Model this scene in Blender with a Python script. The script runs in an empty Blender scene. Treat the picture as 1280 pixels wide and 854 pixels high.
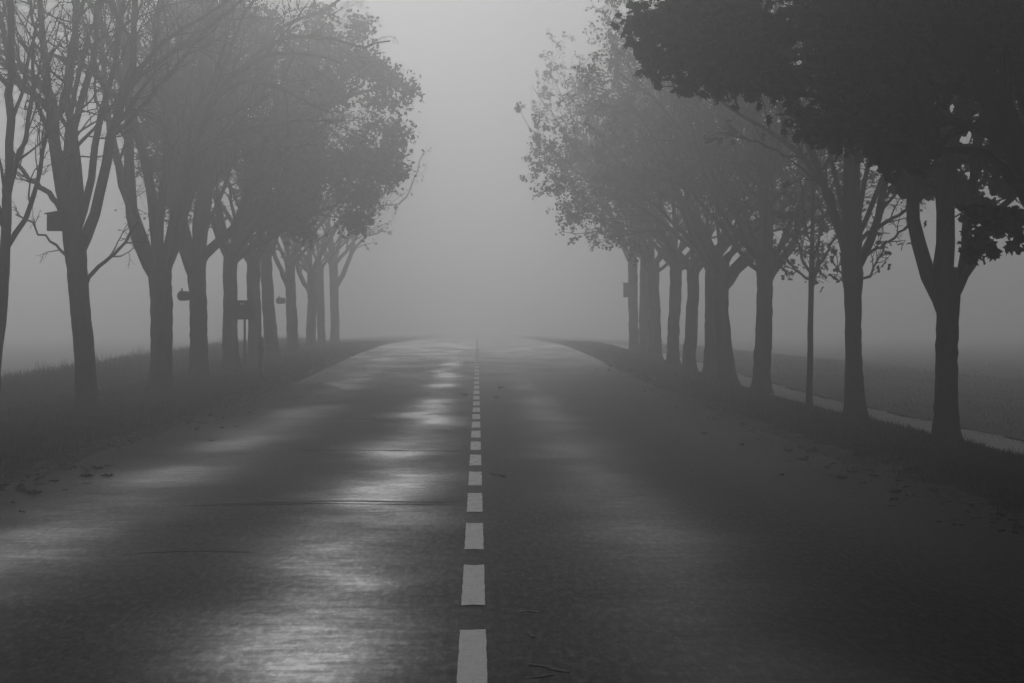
import bpy, math, random
import numpy as np
from mathutils import Vector, Matrix

# ---------------------------------------------------------------- camera, sky, sun, exposure
scene = bpy.context.scene
COL = scene.collection
R = math.radians
FPX, VPX, HZ, CAMH = 5960.0, 597.0, 408.0, 1.41      # focal length and vanishing point in photo pixels

cam_d = bpy.data.cameras.new('camera')
cam = bpy.data.objects.new('camera', cam_d)
COL.objects.link(cam)
cam_d.sensor_width = 36.0
cam_d.lens = FPX / 1280.0 * 36.0
cam_d.clip_start = 0.5
cam_d.clip_end = 5000
cam.location = (0.0, 0.0, CAMH)
cam.rotation_euler = (R(90) - math.atan((427 - HZ) / FPX), 0, -math.atan((640 - VPX) / FPX))
scene.camera = cam

SUN_EL, SUN_AZ = R(9.5), R(-2.2)          # azimuth measured from +Y towards +X
world = bpy.data.worlds.new('World')
scene.world = world
world.use_nodes = True
wt = world.node_tree
bg = wt.nodes['Background']
sky = wt.nodes.new('ShaderNodeTexSky')
sky.sky_type = 'NISHITA'
sky.sun_disc = False
sky.sun_elevation = SUN_EL
sky.sun_rotation = SUN_AZ
sky.dust_density = 3.0
bw = wt.nodes.new('ShaderNodeRGBToBW')           # the photograph is black and white
wt.links.new(sky.outputs[0], bw.inputs[0])
wt.links.new(bw.outputs[0], bg.inputs[0])
bg.inputs[1].default_value = 0.054

sun_d = bpy.data.lights.new('sun', 'SUN')
sun_d.energy = 0.7
sun_d.angle = R(10)
sun_d.color = (1, 1, 1)
sun = bpy.data.objects.new('sun', sun_d)
COL.objects.link(sun)
sdir = Vector((math.sin(SUN_AZ) * math.cos(SUN_EL), math.cos(SUN_AZ) * math.cos(SUN_EL), math.sin(SUN_EL)))
sun.rotation_euler = sdir.to_track_quat('Z', 'Y').to_euler()
sun.location = sdir * 100

vs = scene.view_settings
vs.view_transform = 'Standard'
vs.look = 'None'
vs.exposure = -2.97
vs.gamma = 1.0
vs.use_curve_mapping = False
scene.cycles.use_denoising = True
scene.cycles.volume_bounces = 4
scene.cycles.max_bounces = 7
scene.cycles.diffuse_bounces = 2
scene.cycles.glossy_bounces = 2

HAZE_DENSITY, HAZE_G = 0.0056, 0.91

# ---------------------------------------------------------------- helpers
rs = np.random.RandomState(74)


def P(x, y, d):
    """photo pixel at distance d -> world point"""
    return np.array([(x - VPX) / FPX * d, d, CAMH - (y - HZ) / FPX * d])


def M(v):
    """a width in pixels at distance d -> metres"""
    return v[0] / FPX * v[1]


_zy = np.array([-100, 40, 85, 99, 113, 128, 150, 173, 200, 220, 235, 260, 300, 350, 420, 600, 1000.])
_zz = np.array([0, 0, 0, .04, .12, .21, .35, .46, .54, .575, .58, .56, .52, .46, .40, .25, .0])
_gy = np.arange(-100, 1001, 1.0)
_gz = np.interp(_gy, _zy, _zz)
_k = np.exp(-0.5 * (np.arange(-18, 19) / 7.0) ** 2); _k /= _k.sum()
_gz = np.convolve(np.pad(_gz, 18, mode='edge'), _k, mode='valid')


def zr(y):
    return np.interp(y, _gy, _gz)


ROAD_L, ROAD_R = -4.2, 3.82
_px = np.array([-400, -60, -16, -11, -8.5, -6.6, -5.2, -4.5, -4.25, -4.0, 3.6, 3.85, 4.2, 4.9, 5.5, 5.85, 6.05, 6.9, 7.2, 9, 14, 60, 400.])
_pz = np.array([-.6, -.3, -.12, .0, .03, .02, .06, .05, -.008, -.06, -.06, -.008, .05, .07, .05, .0, -.06, -.06, -.06, -.06, -.1, -.3, -.6])
_bump = [(rs.uniform(.05, .5), rs.uniform(.15, 1.4), rs.uniform(0, 6.28), rs.uniform(0, 6.28)) for _ in range(8)]


def gz(x, y):
    """height of the ground"""
    x = np.asarray(x, float); y = np.asarray(y, float)
    n = 0
    for a, b, c, e in _bump:
        n = n + np.sin(a * y + c) * np.sin(b * x + e)
    w = np.clip(np.minimum(np.abs(x + 4.2), np.abs(x - 3.85)) / .8, 0, 1) * ((x < -4.2) | (x > 3.85))
    w = w * np.where((x > 5.8) & (x < 7.1), .15, 1)
    rise = np.clip((17 - np.abs(x)) / 8.0, 0, 1)
    rise = rise * rise * (3 - 2 * rise)
    return zr(y) * rise + np.interp(x, _px, _pz) + .010 * n * w


def mesh_np(name, verts, faces):
    """mesh from an (N,3) array and a list of face index arrays (each (F,k))"""
    me = bpy.data.meshes.new(name)
    verts = np.ascontiguousarray(verts, dtype=np.float32)
    me.vertices.add(len(verts))
    me.vertices.foreach_set('co', verts.ravel())
    if not isinstance(faces, (list, tuple)):
        faces = [faces]
    faces = [f for f in faces if len(f)]
    loops = np.concatenate([f.ravel() for f in faces]).astype(np.int32)
    tot = np.concatenate([np.full(len(f), f.shape[1]) for f in faces]).astype(np.int32)
    start = np.concatenate([[0], np.cumsum(tot)[:-1]]).astype(np.int32)
    me.loops.add(len(loops))
    me.loops.foreach_set('vertex_index', loops)
    me.polygons.add(len(tot))
    me.polygons.foreach_set('loop_start', start)
    me.update(calc_edges=True)
    return me


def add(name, me, mat, parent=None, smooth=False, kind=None):
    o = bpy.data.objects.new(name, me)
    COL.objects.link(o)
    if mat and not me.materials:
        me.materials.append(mat)
    if smooth:
        me.polygons.foreach_set('use_smooth', np.ones(len(me.polygons), bool))
    if parent:
        o.parent = parent
        o.matrix_parent_inverse = Matrix.Translation(-parent.location)
    if kind:
        o['kind'] = kind
    return o


def tag(o, label, cat, group=None, kind=None):
    o['label'] = label
    o['category'] = cat
    if group:
        o['group'] = group
    if kind:
        o['kind'] = kind
    return o


def empty(name, loc):
    o = bpy.data.objects.new(name, None)
    COL.objects.link(o)
    o.location = tuple(loc)
    o.empty_display_size = .3
    return o


# ---------------------------------------------------------------- materials
def grey(name, lo, hi, scale=5.0, rough=.8, bump=0.0, bscale=None, detail=6, stretch=None, spec=.3, coord='Object'):
    m = bpy.data.materials.new(name)
    m.use_nodes = True
    nt = m.node_tree
    b = nt.nodes['Principled BSDF']
    tc = nt.nodes.new('ShaderNodeTexCoord')
    mp = nt.nodes.new('ShaderNodeMapping')
    nt.links.new(tc.outputs[coord], mp.inputs[0])
    if stretch:
        mp.inputs['Scale'].default_value = stretch
    nz = nt.nodes.new('ShaderNodeTexNoise')
    nz.inputs['Scale'].default_value = scale
    nz.inputs['Detail'].default_value = detail
    nz.inputs['Roughness'].default_value = .65
    nt.links.new(mp.outputs[0], nz.inputs[0])
    cr = nt.nodes.new('ShaderNodeValToRGB')
    cr.color_ramp.elements[0].position = .3
    cr.color_ramp.elements[1].position = .7
    cr.color_ramp.elements[0].color = (lo, lo, lo, 1)
    cr.color_ramp.elements[1].color = (hi, hi, hi, 1)
    nt.links.new(nz.outputs[0], cr.inputs[0])
    nt.links.new(cr.outputs[0], b.inputs['Base Color'])
    b.inputs['Roughness'].default_value = rough
    b.inputs['Specular IOR Level'].default_value = spec
    if bump:
        n2 = nt.nodes.new('ShaderNodeTexNoise')
        n2.inputs['Scale'].default_value = bscale or scale * 3
        n2.inputs['Detail'].default_value = 5
        nt.links.new(mp.outputs[0], n2.inputs[0])
        bp = nt.nodes.new('ShaderNodeBump')
        bp.inputs['Strength'].default_value = bump
        bp.inputs['Distance'].default_value = .03
        nt.links.new(n2.outputs[0], bp.inputs['Height'])
        nt.links.new(bp.outputs[0], b.inputs['Normal'])
    return m


def asphalt():
    m = bpy.data.materials.new('wet_asphalt')
    m.use_nodes = True
    nt = m.node_tree
    L = nt.links.new
    b = nt.nodes['Principled BSDF']
    tc = nt.nodes.new('ShaderNodeTexCoord')
    sep = nt.nodes.new('ShaderNodeSeparateXYZ')
    L(tc.outputs['Object'], sep.inputs[0])

    def math_(op, a, c=None, clamp=False):
        n = nt.nodes.new('ShaderNodeMath'); n.operation = op; n.use_clamp = clamp
        for i, v in enumerate((a, c)):
            if v is None: continue
            if isinstance(v, (int, float)): n.inputs[i].default_value = v
            else: L(v, n.inputs[i])
        return n.outputs[0]

    def noise(scale, detail=4, st=(1, 1, 1), rough=.6):
        mp = nt.nodes.new('ShaderNodeMapping'); mp.inputs['Scale'].default_value = st
        L(tc.outputs['Object'], mp.inputs[0])
        n = nt.nodes.new('ShaderNodeTexNoise'); n.inputs['Scale'].default_value = scale
        n.inputs['Detail'].default_value = detail; n.inputs['Roughness'].default_value = rough
        L(mp.outputs[0], n.inputs[0])
        return n.outputs[0]

    # smooth, water-holding strips between and beside the wheel tracks (position across the road, half width, strength)
    xw = math_('ADD', sep.outputs[0], math_('MULTIPLY', math_('SUBTRACT', noise(.35, 3, (1, .35, 1)), .5), 1.0))
    g = None
    for x0, s, a in ((-2.95, .66, 1.05), (-.82, .52, 1.2), (1.15, .50, .62), (2.9, .5, .16)):
        q = math_('DIVIDE', math_('SUBTRACT', xw, x0), s)
        e = math_('MULTIPLY', math_('POWER', 2.718, math_('MULTIPLY', math_('MULTIPLY', q, q), -1.0)), a)
        g = e if g is None else math_('ADD', g, e)
    patch = nt.nodes.new('ShaderNodeMapRange')
    patch.inputs[1].default_value = .38; patch.inputs[2].default_value = .60
    L(noise(.16, 5, (1.6, .55, 1)), patch.inputs[0])
    fine = nt.nodes.new('ShaderNodeMapRange')
    fine.inputs[1].default_value = .38; fine.inputs[2].default_value = .62
    L(noise(2.4, 9, (1, 1.3, 1), .78), fine.inputs[0])
    film = math_('MULTIPLY', g, math_('ADD', math_('MULTIPLY', patch.outputs[0], .55), .45))
    film = math_('MULTIPLY', film, math_('ADD', math_('MULTIPLY', fine.outputs[0], .32), .68), True)
    speck = math_('MULTIPLY', math_('SUBTRACT', noise(26, 6, (1, .10, 1), .85), .46), 1.3, True)
    film = math_('ADD', math_('MULTIPLY', film, .92), speck, True)
    far = nt.nodes.new('ShaderNodeMapRange'); far.interpolation_type = 'SMOOTHSTEP'
    far.inputs[1].default_value = 30; far.inputs[2].default_value = 210
    far.inputs[3].default_value = 0.0; far.inputs[4].default_value = 1.1
    L(sep.outputs[1], far.inputs[0])
    wet = math_('MULTIPLY', far.outputs[0], math_('ADD', math_('MULTIPLY', noise(.45, 7, (1, .3, 1), .7), 1.6), -.05))
    film = math_('MAXIMUM', film, wet)
    # base colour: dark stone with small variation
    col = nt.nodes.new('ShaderNodeMapRange')
    col.inputs[1].default_value = .3; col.inputs[2].default_value = .7
    col.inputs[3].default_value = .014; col.inputs[4].default_value = .028
    L(noise(2.2, 8, (1, 1, 1), .75), col.inputs[0])
    grit = nt.nodes.new('ShaderNodeMapRange')
    grit.inputs[1].default_value = .25; grit.inputs[2].default_value = .75
    grit.inputs[3].default_value = .25; grit.inputs[4].default_value = 1.9
    L(noise(55, 3, (1, .1, 1), .8), grit.inputs[0])
    c2 = math_('MULTIPLY', col.outputs[0], grit.outputs[0])
    cc = nt.nodes.new('ShaderNodeCombineColor')
    for i in range(3): L(c2, cc.inputs[i])
    L(cc.outputs[0], b.inputs['Base Color'])
    ro = nt.nodes.new('ShaderNodeMapRange')
    ro.inputs[3].default_value = .72; ro.inputs[4].default_value = .335
    L(film, ro.inputs[0])
    L(ro.outputs[0], b.inputs['Roughness'])
    sp = nt.nodes.new('ShaderNodeMapRange')
    sp.inputs[3].default_value = .015; sp.inputs[4].default_value = .5
    L(film, sp.inputs[0])
    L(sp.outputs[0], b.inputs['Specular IOR Level'])
    return m


def paint():
    m = grey('road_paint', .6, .78, 7, .48, spec=.4, stretch=(1, .15, 1))
    nt = m.node_tree
    b = nt.nodes['Principled BSDF']
    base = b.inputs['Base Color'].links[0].from_socket
    tc = nt.nodes.new('ShaderNodeTexCoord')
    mp = nt.nodes.new('ShaderNodeMapping'); mp.inputs['Scale'].default_value = (4.0, 1.1, 1)
    nt.links.new(tc.outputs['Object'], mp.inputs[0])
    nz = nt.nodes.new('ShaderNodeTexNoise'); nz.inputs['Scale'].default_value = 2.8
    nz.inputs['Detail'].default_value = 5; nz.inputs['Roughness'].default_value = .6
    nt.links.new(mp.outputs[0], nz.inputs[0])
    cr = nt.nodes.new('ShaderNodeValToRGB')
    cr.color_ramp.elements[0].position = .51; cr.color_ramp.elements[1].position = .66
    nt.links.new(nz.outputs[0], cr.inputs[0])
    mx = nt.nodes.new('ShaderNodeMix'); mx.data_type = 'RGBA'
    nt.links.new(cr.outputs[0], mx.inputs[0])
    nt.links.new(base, mx.inputs[6]); mx.inputs[7].default_value = (.16, .16, .16, 1)
    nt.links.new(mx.outputs[2], b.inputs['Base Color'])
    return m


def backlit(m, f):
    """thin blades let some light through"""
    nt = m.node_tree
    b = nt.nodes['Principled BSDF']; out = nt.nodes['Material Output']
    t = nt.nodes.new('ShaderNodeBsdfTranslucent')
    nt.links.new(b.inputs['Base Color'].links[0].from_socket, t.inputs[0])
    mx = nt.nodes.new('ShaderNodeMixShader'); mx.inputs[0].default_value = f
    nt.links.new(b.outputs[0], mx.inputs[1]); nt.links.new(t.outputs[0], mx.inputs[2])
    nt.links.new(mx.outputs[0], out.inputs[0])
    return m


MAT = dict(
    asphalt=asphalt(), paint=paint(),
    soil=grey('meadow_ground', .07, .13, 1.5, .95, .8, 9, spec=.05),
    gravel=grey('gravel_path', .45, .7, 2.5, .42, .15, 30, spec=.5),
    meadow=backlit(grey('meadow_blade', .24, .38, .6, .5, spec=.4), .5),
    field=grey('pale_dewy_field', .20, .34, .35, .55, .5, 12, spec=.35),
    shoulder=grey('shoulder_grit', .14, .28, 9, .9, .5, 40, spec=.1),
    tar=grey('tar', .008, .014, 4, .95, spec=.0),
    patch=grey('worn_patch', .09, .17, 6, .7, spec=.2),
    grass=grey('grass_blade', .018, .10, 1.6, .8, spec=.1),
    weed=backlit(grey('dry_weed', .10, .2, 1.5, .8, spec=.15), .4),
    bark=grey('maple_bark', .02, .055, 7, .95, .9, 14, stretch=(1, 1, .25), spec=.08),
    twig=grey('twig_bark', .02, .045, 3, .95, spec=.08),
    leaf=grey('autumn_leaf', .03, .065, 2, .7, spec=.15),
    litter=grey('fallen_leaf', .05, .15, 1.2, .8, spec=.15),
    wet_leaf=grey('wet_leaf', .012, .03, 9, .75, spec=.1),
    pale_leaf=grey('pale_leaf', .2, .32, 9, .7, spec=.2),
    wood=grey('weathered_wood', .05, .10, 8, .9, .4, 20, stretch=(1, 1, .2), spec=.1),
    cement=grey('wood_cement', .05, .08, 12, .95, .4, 30, spec=.05),
    black=grey('black_plastic', .01, .018, 5, .6, spec=.3),
    white=grey('white_plastic', .55, .68, 6, .5, spec=.3),
    metal=grey('galvanised_metal', .09, .16, 9, .5, spec=.4),
    board=grey('sign_back', .05, .08, 4, .6, spec=.3),
    reflector=grey('reflector', .3, .4, 20, .25, spec=.6),
)

# ---------------------------------------------------------------- ground, road, path


def sheet(name, xs, ys, zf, mat, parent=None, xf=None):
    X, Y = np.meshgrid(xs, ys)
    if xf: X = xf(X, Y)
    Z = zf(X, Y)
    v = np.stack([X, Y, Z], -1).reshape(-1, 3)
    ny, nx = X.shape
    i = (np.arange(ny - 1)[:, None] * nx + np.arange(nx - 1)[None]).ravel()
    f = np.stack([i, i + 1, i + 1 + nx, i + nx], -1)
    return add(name, mesh_np(name, v, f), mat, parent, True)


ys = np.concatenate([np.arange(-60, 30, 6), np.arange(30, 260, 1.0), np.arange(260, 420, 5), np.arange(420, 941, 20)])
xs = np.concatenate([[-290, -150, -80, -40, -25], np.arange(-19, -4.3, .45), [-4.25, -4.0, -2, 0, 2, 3.6, 3.85], np.arange(4.05, 8, .2),
                     np.arange(8, 20, 1.0), [25, 40, 80, 150, 290]])
ground = sheet('ground', xs, ys, gz, MAT['soil'])
ground['kind'] = 'structure'


for nm, fx in (('field_left', np.concatenate([[-289, -150, -80, -40, -25], np.arange(-18, -9.9, .9)])),
               ('field_right', np.concatenate([np.arange(7.0, 8, .25), np.arange(8, 20, 1.0), [25, 40, 80, 150, 289]]))):
    fo = sheet(nm, fx, ys[1:-1], lambda X, Y: gz(X, Y) + .012, MAT['field'])
    fo['kind'] = 'structure'


def edge_wob(y):
    return .035 * np.sin(y * .9) + .03 * np.sin(y * 2.3 + 1) + .02 * np.sin(y * .31 + 2)


def road_x(X, Y):
    return X + np.where(X < ROAD_L + .01, edge_wob(Y), 0) + np.where(X > ROAD_R - .01, edge_wob(Y + 40), 0)


yr = np.concatenate([np.arange(-58, 20, 2.0), np.arange(20, 120, .5), np.arange(120, 300, 1.0), np.arange(300, 420, 5), np.arange(420, 930, 20)])
road = sheet('road', np.linspace(ROAD_L, ROAD_R, 18), yr, lambda X, Y: zr(Y) - .0, MAT['asphalt'], xf=road_x)
road['kind'] = 'structure'

path = sheet('footpath', np.linspace(6.02, 6.92, 6), yr, lambda X, Y: gz(X, Y) + .012, MAT['gravel'],
             xf=lambda X, Y: X + .05 * np.sin(Y * .7 + X) + .03 * np.sin(Y * 2.1))
path['kind'] = 'structure'
for nm, x0, x1 in (('shoulder_left', ROAD_L - .24, ROAD_L + .02), ('shoulder_right', ROAD_R - .02, ROAD_R + .24)):
    s = sheet(nm, np.linspace(x0, x1, 4), yr, lambda X, Y: np.maximum(gz(X, Y), zr(Y) - .012) + .005, MAT['shoulder'],
              xf=lambda X, Y: X + edge_wob(Y + 11))
    s['kind'] = 'structure'

# centre line: 4 m dashes, 2 m gaps, each painted by itself
for k in range(-2, 52):
    y0 = 18.05 + 6.02 * k
    y1 = y0 + 4.0
    r_ = np.random.RandomState(500 + k)
    n = 17
    yy = np.linspace(y0, y1, n)
    xl = -.022 - .06 + r_.uniform(-.002, .002, n)
    xr = -.022 + .06 + r_.uniform(-.002, .002, n)
    endj = r_.uniform(-.12, .12, 2)
    v = []
    for i in range(n):
        for x in (xl[i], xl[i] * .5 + xr[i] * .5, xr[i]):
            yj = yy[i] + (r_.uniform(-.08, .08) if i in (0, n - 1) else 0)
            v.append((x, yj, float(zr(yj)) + .005))
    f = np.array([(3 * i + j, 3 * i + j + 1, 3 * i + j + 4, 3 * i + j + 3) for i in range(n - 1) for j in range(2)])
    add('centre_line_dash', mesh_np('centre_line_dash', np.array(v), f), MAT['paint'], road)


def strip(name, pts, w, mat):
    """a narrow irregular flat strip on the road along pts [(x,y)]"""
    r_ = np.random.RandomState(int(abs(pts[0][0] * 100 + pts[0][1] * 10)))
    pts = np.array(pts, float)
    t = np.linspace(0, len(pts) - 1, max(8, int(np.linalg.norm(pts[-1] - pts[0]) / .12)))
    x = np.interp(t, range(len(pts)), pts[:, 0]); y = np.interp(t, range(len(pts)), pts[:, 1])
    along_x = abs(pts[-1][0] - pts[0][0]) > abs(pts[-1][1] - pts[0][1])
    ww = w * r_.uniform(.5, 1.2, len(t)); ww[0] = ww[-1] = w * .1
    jit = np.cumsum(r_.normal(0, w * .12, len(t)))
    v = []
    for i in range(len(t)):
        for s in (-1, 1):
            xx = x[i] + (0 if along_x else s * ww[i] / 2 + jit[i] * .3)
            yj = y[i] + (s * ww[i] / 2 + jit[i] if along_x else 0)
            v.append((xx, yj, float(zr(yj)) + .004))
    f = np.array([(2 * i, 2 * i + 1, 2 * i + 3, 2 * i + 2) for i in range(len(t) - 1)])
    if along_x: f = f[:, ::-1]
    return add(name, mesh_np(name, np.array(v), f), mat, road)


# transverse cracks and joints in the left lane, longitudinal joint right of the line, scuffs near the camera
strip('tar_joint', [(-2.1, 54.3), (-1.0, 54.0), (-.1, 53.8)], .22, MAT['tar'])
strip('tar_joint', [(-2.3, 37.4), (-1.2, 37.9), (-.15, 37.6)], .10, MAT['tar'])
strip('crack', [(-2.15, 37.9), (-1.2, 38.4), (-.15, 38.1)], .16, MAT['patch'])
strip('crack', [(-2.2, 29.6), (-1.8, 29.9), (-1.35, 29.7)], .10, MAT['patch'])
strip('crack', [(-2.4, 70.8), (-1.9, 71.1), (-1.4, 71.0)], .5, MAT['patch'])
strip('scuff', [(.20, 23.55), (.26, 23.6), (.31, 23.5)], .10, MAT['pale_leaf'])
strip('scuff', [(.235, 22.0), (.255, 21.6)], .03, MAT['pale_leaf'])
strip('scuff', [(.215, 19.9), (.28, 19.75), (.33, 19.55), (.36, 19.4)], .07, MAT['pale_leaf'])
strip('scuff', [(.19, 19.1), (.25, 19.15), (.30, 19.3)], .05, MAT['pale_leaf'])

# ---------------------------------------------------------------- tree builder


def resample(pts, K):
    """Catmull-Rom through rows of pts (n,c) -> (K,c), even in length"""
    p = np.asarray(pts, float)
    q = np.vstack([2 * p[0] - p[1], p, 2 * p[-1] - p[-2]])
    out = []
    for i in range(1, len(q) - 2):
        t = np.linspace(0, 1, 12, endpoint=False)[:, None]
        a, b, c, d = q[i - 1], q[i], q[i + 1], q[i + 2]
        out.append(.5 * (2 * b + (c - a) * t + (2 * a - 5 * b + 4 * c - d) * t ** 2 + (3 * b - a - 3 * c + d) * t ** 3))
    out = np.vstack(out + [p[-1:]])
    s = np.concatenate([[0], np.cumsum(np.linalg.norm(np.diff(out[:, :3], axis=0), axis=1))])
    u = np.linspace(0, s[-1], K)
    return np.stack([np.interp(u, s, out[:, j]) for j in range(out.shape[1])], -1)


def norm(v):
    return v / np.maximum(np.linalg.norm(v, axis=-1, keepdims=True), 1e-9)


def tubes(pts, rad, S, rng=None, lump=0.0):
    """(N,K,3) centre lines and (N,K) radii -> verts, quads"""
    N, K, _ = pts.shape
    tan = np.empty_like(pts)
    tan[:, 1:-1] = pts[:, 2:] - pts[:, :-2]
    tan[:, 0] = pts[:, 1] - pts[:, 0]
    tan[:, -1] = pts[:, -1] - pts[:, -2]
    tan = norm(tan)
    mean = norm(pts[:, -1] - pts[:, 0])
    ref = np.where(np.abs(mean[:, 2:3]) > .6, np.array([[1., 0, 0]]), np.array([[0, 0, 1.]]))[:, None, :]
    u = norm(np.cross(np.broadcast_to(ref, tan.shape), tan))
    v = np.cross(tan, u)
    a = np.arange(S) * 2 * np.pi / S
    r = rad[:, :, None] * np.ones(S)
    if rng is not None and lump:
        r = r * (1 + rng.normal(0, lump, r.shape))
    V = pts[:, :, None, :] + r[..., None] * (np.cos(a)[:, None] * u[:, :, None, :] + np.sin(a)[:, None] * v[:, :, None, :])
    idx = np.arange(N * K * S).reshape(N, K, S)
    i0 = idx[:, :-1]; i1 = idx[:, 1:]
    F = np.stack([i0, np.roll(i0, -1, 2), np.roll(i1, -1, 2), i1], -1).reshape(-1, 4)
    return V.reshape(-1, 3), F


def grow(start, d, length, r0, K, wig, trop, taper, rng):
    N = len(start)
    pts = np.empty((N, K, 3)); pts[:, 0] = start
    d = norm(d)
    seg = (length / (K - 1))[:, None]
    for k in range(1, K):
        d = norm(d + rng.normal(0, wig, (N, 3)) + np.array([0, 0, trop]))
        pts[:, k] = pts[:, k - 1] + d * seg
    rad = r0[:, None] * (1 - (1 - taper) * np.linspace(0, 1, K)[None])
    return pts, rad


def spawn(pts, rad, per_m, nmax, t0, ang, ratio, lmax, rmin, rng, env=None, up=0.0, nmin=1):
    N, K, _ = pts.shape
    L = np.linalg.norm(np.diff(pts, axis=1), axis=2).sum(1)
    n = np.clip(np.round(L * per_m * rng.uniform(.7, 1.3, N)), nmin, nmax).astype(int)
    who = np.repeat(np.arange(N), n)
    t = t0 + (1 - t0) * rng.uniform(0, 1, len(who)) ** .85
    k = np.minimum((t * (K - 1)).astype(int), K - 2)
    fr = (t * (K - 1) - k)[:, None]
    p = pts[who, k] * (1 - fr) + pts[who, k + 1] * fr
    tg = norm(pts[who, k + 1] - pts[who, k])
    perp = norm(np.cross(tg, rng.normal(0, 1, tg.shape)))
    perp = norm(perp + np.array([0, 0, up]))
    a = np.radians(rng.normal(ang, 12, len(who)))[:, None]
    d = np.cos(a) * tg + np.sin(a) * perp
    ln = np.minimum(L[who] * ratio * (1.15 - .65 * t) * rng.uniform(.6, 1.3, len(who)), lmax)
    rr = np.maximum((rad[who, k]) * rng.uniform(.4, .62, len(who)), rmin)
    if env is not None:
        c, e = env
        tip = p + d * ln[:, None]
        out = (((tip - c) / e) ** 2).sum(1)
        ln = np.where(out > 1, ln * np.clip(1.25 - .45 * out, .25, 1), ln)
        keep = (((p - c) / e) ** 2).sum(1) < 1.25
        p, d, ln, rr = p[keep], d[keep], ln[keep], rr[keep]
    return p, d, ln, rr


# leaf outlines (tip along +Y, stalk at the origin, unit length)
_half = [(.30, -.04), (.22, .20), (.56, .36), (.30, .50), (.38, .80), (.14, .72)]
_o = [(0, 0)] + _half + [(0, 1.08)] + [(-x, y) for x, y in _half[::-1]]
LEAF_HI = (np.array([(0, .42, 0)] + [(x, y, -.28 * abs(x) - .12 * max(y - .4, 0)) for x, y in _o]),
           np.array([(0, 1 + i, 1 + (i + 1) % len(_o)) for i in range(len(_o))]))
_half = [(.46, .12), (.26, .42), (.36, .82)]
_o2 = [(0, 0)] + _half + [(0, 1.05)] + [(-x, y) for x, y in _half[::-1]]
LEAF_MID = (np.array([(0, .45, 0)] + [(x, y, -.3 * abs(x)) for x, y in _o2]),
            np.array([(0, 1 + i, 1 + (i + 1) % len(_o2)) for i in range(len(_o2))]))
LEAF_LO = (np.array([(0, 0, 0), (.48, .45, -.12), (.05, 1.0, 0), (-.48, .5, -.12)]), np.array([(0, 1, 2), (0, 2, 3)]))
leaf_mesh = mesh_np('leaf', LEAF_HI[0], LEAF_HI[1])
leaf_mesh.materials.append(MAT['leaf'])


def leaf_frames(n, rng):
    """random hanging leaf axes: (n,3,3) columns = side, tip, normal"""
    yaw = rng.uniform(0, 6.283, n)
    pit = rng.uniform(-.35, 1.35, n)
    tip = np.stack([np.cos(yaw) * np.cos(pit), np.sin(yaw) * np.cos(pit), -np.sin(pit)], -1)
    nrm = norm(np.stack([np.zeros(n), np.zeros(n), np.ones(n)], -1) + rng.normal(0, .55, (n, 3)))
    side = norm(np.cross(tip, nrm))
    nrm = np.cross(side, tip)
    return np.stack([side, tip, nrm], -1)


def leaves_mesh(name, pos, Fm, size, tmpl):
    V0, F0 = tmpl
    V = pos[:, None, :] + np.einsum('nij,mj->nmi', Fm, V0) * size[:, None, None]
    F = (np.arange(len(pos))[:, None, None] * len(V0) + F0[None]).reshape(-1, 3)
    return mesh_np(name, V.reshape(-1, 3), F)


def proj(p):
    return VPX + p[:, 0] / p[:, 1] * FPX, HZ + (CAMH - p[:, 2]) / p[:, 1] * FPX


TREE_GROUP = 'maples lining both sides of the road'


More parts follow.
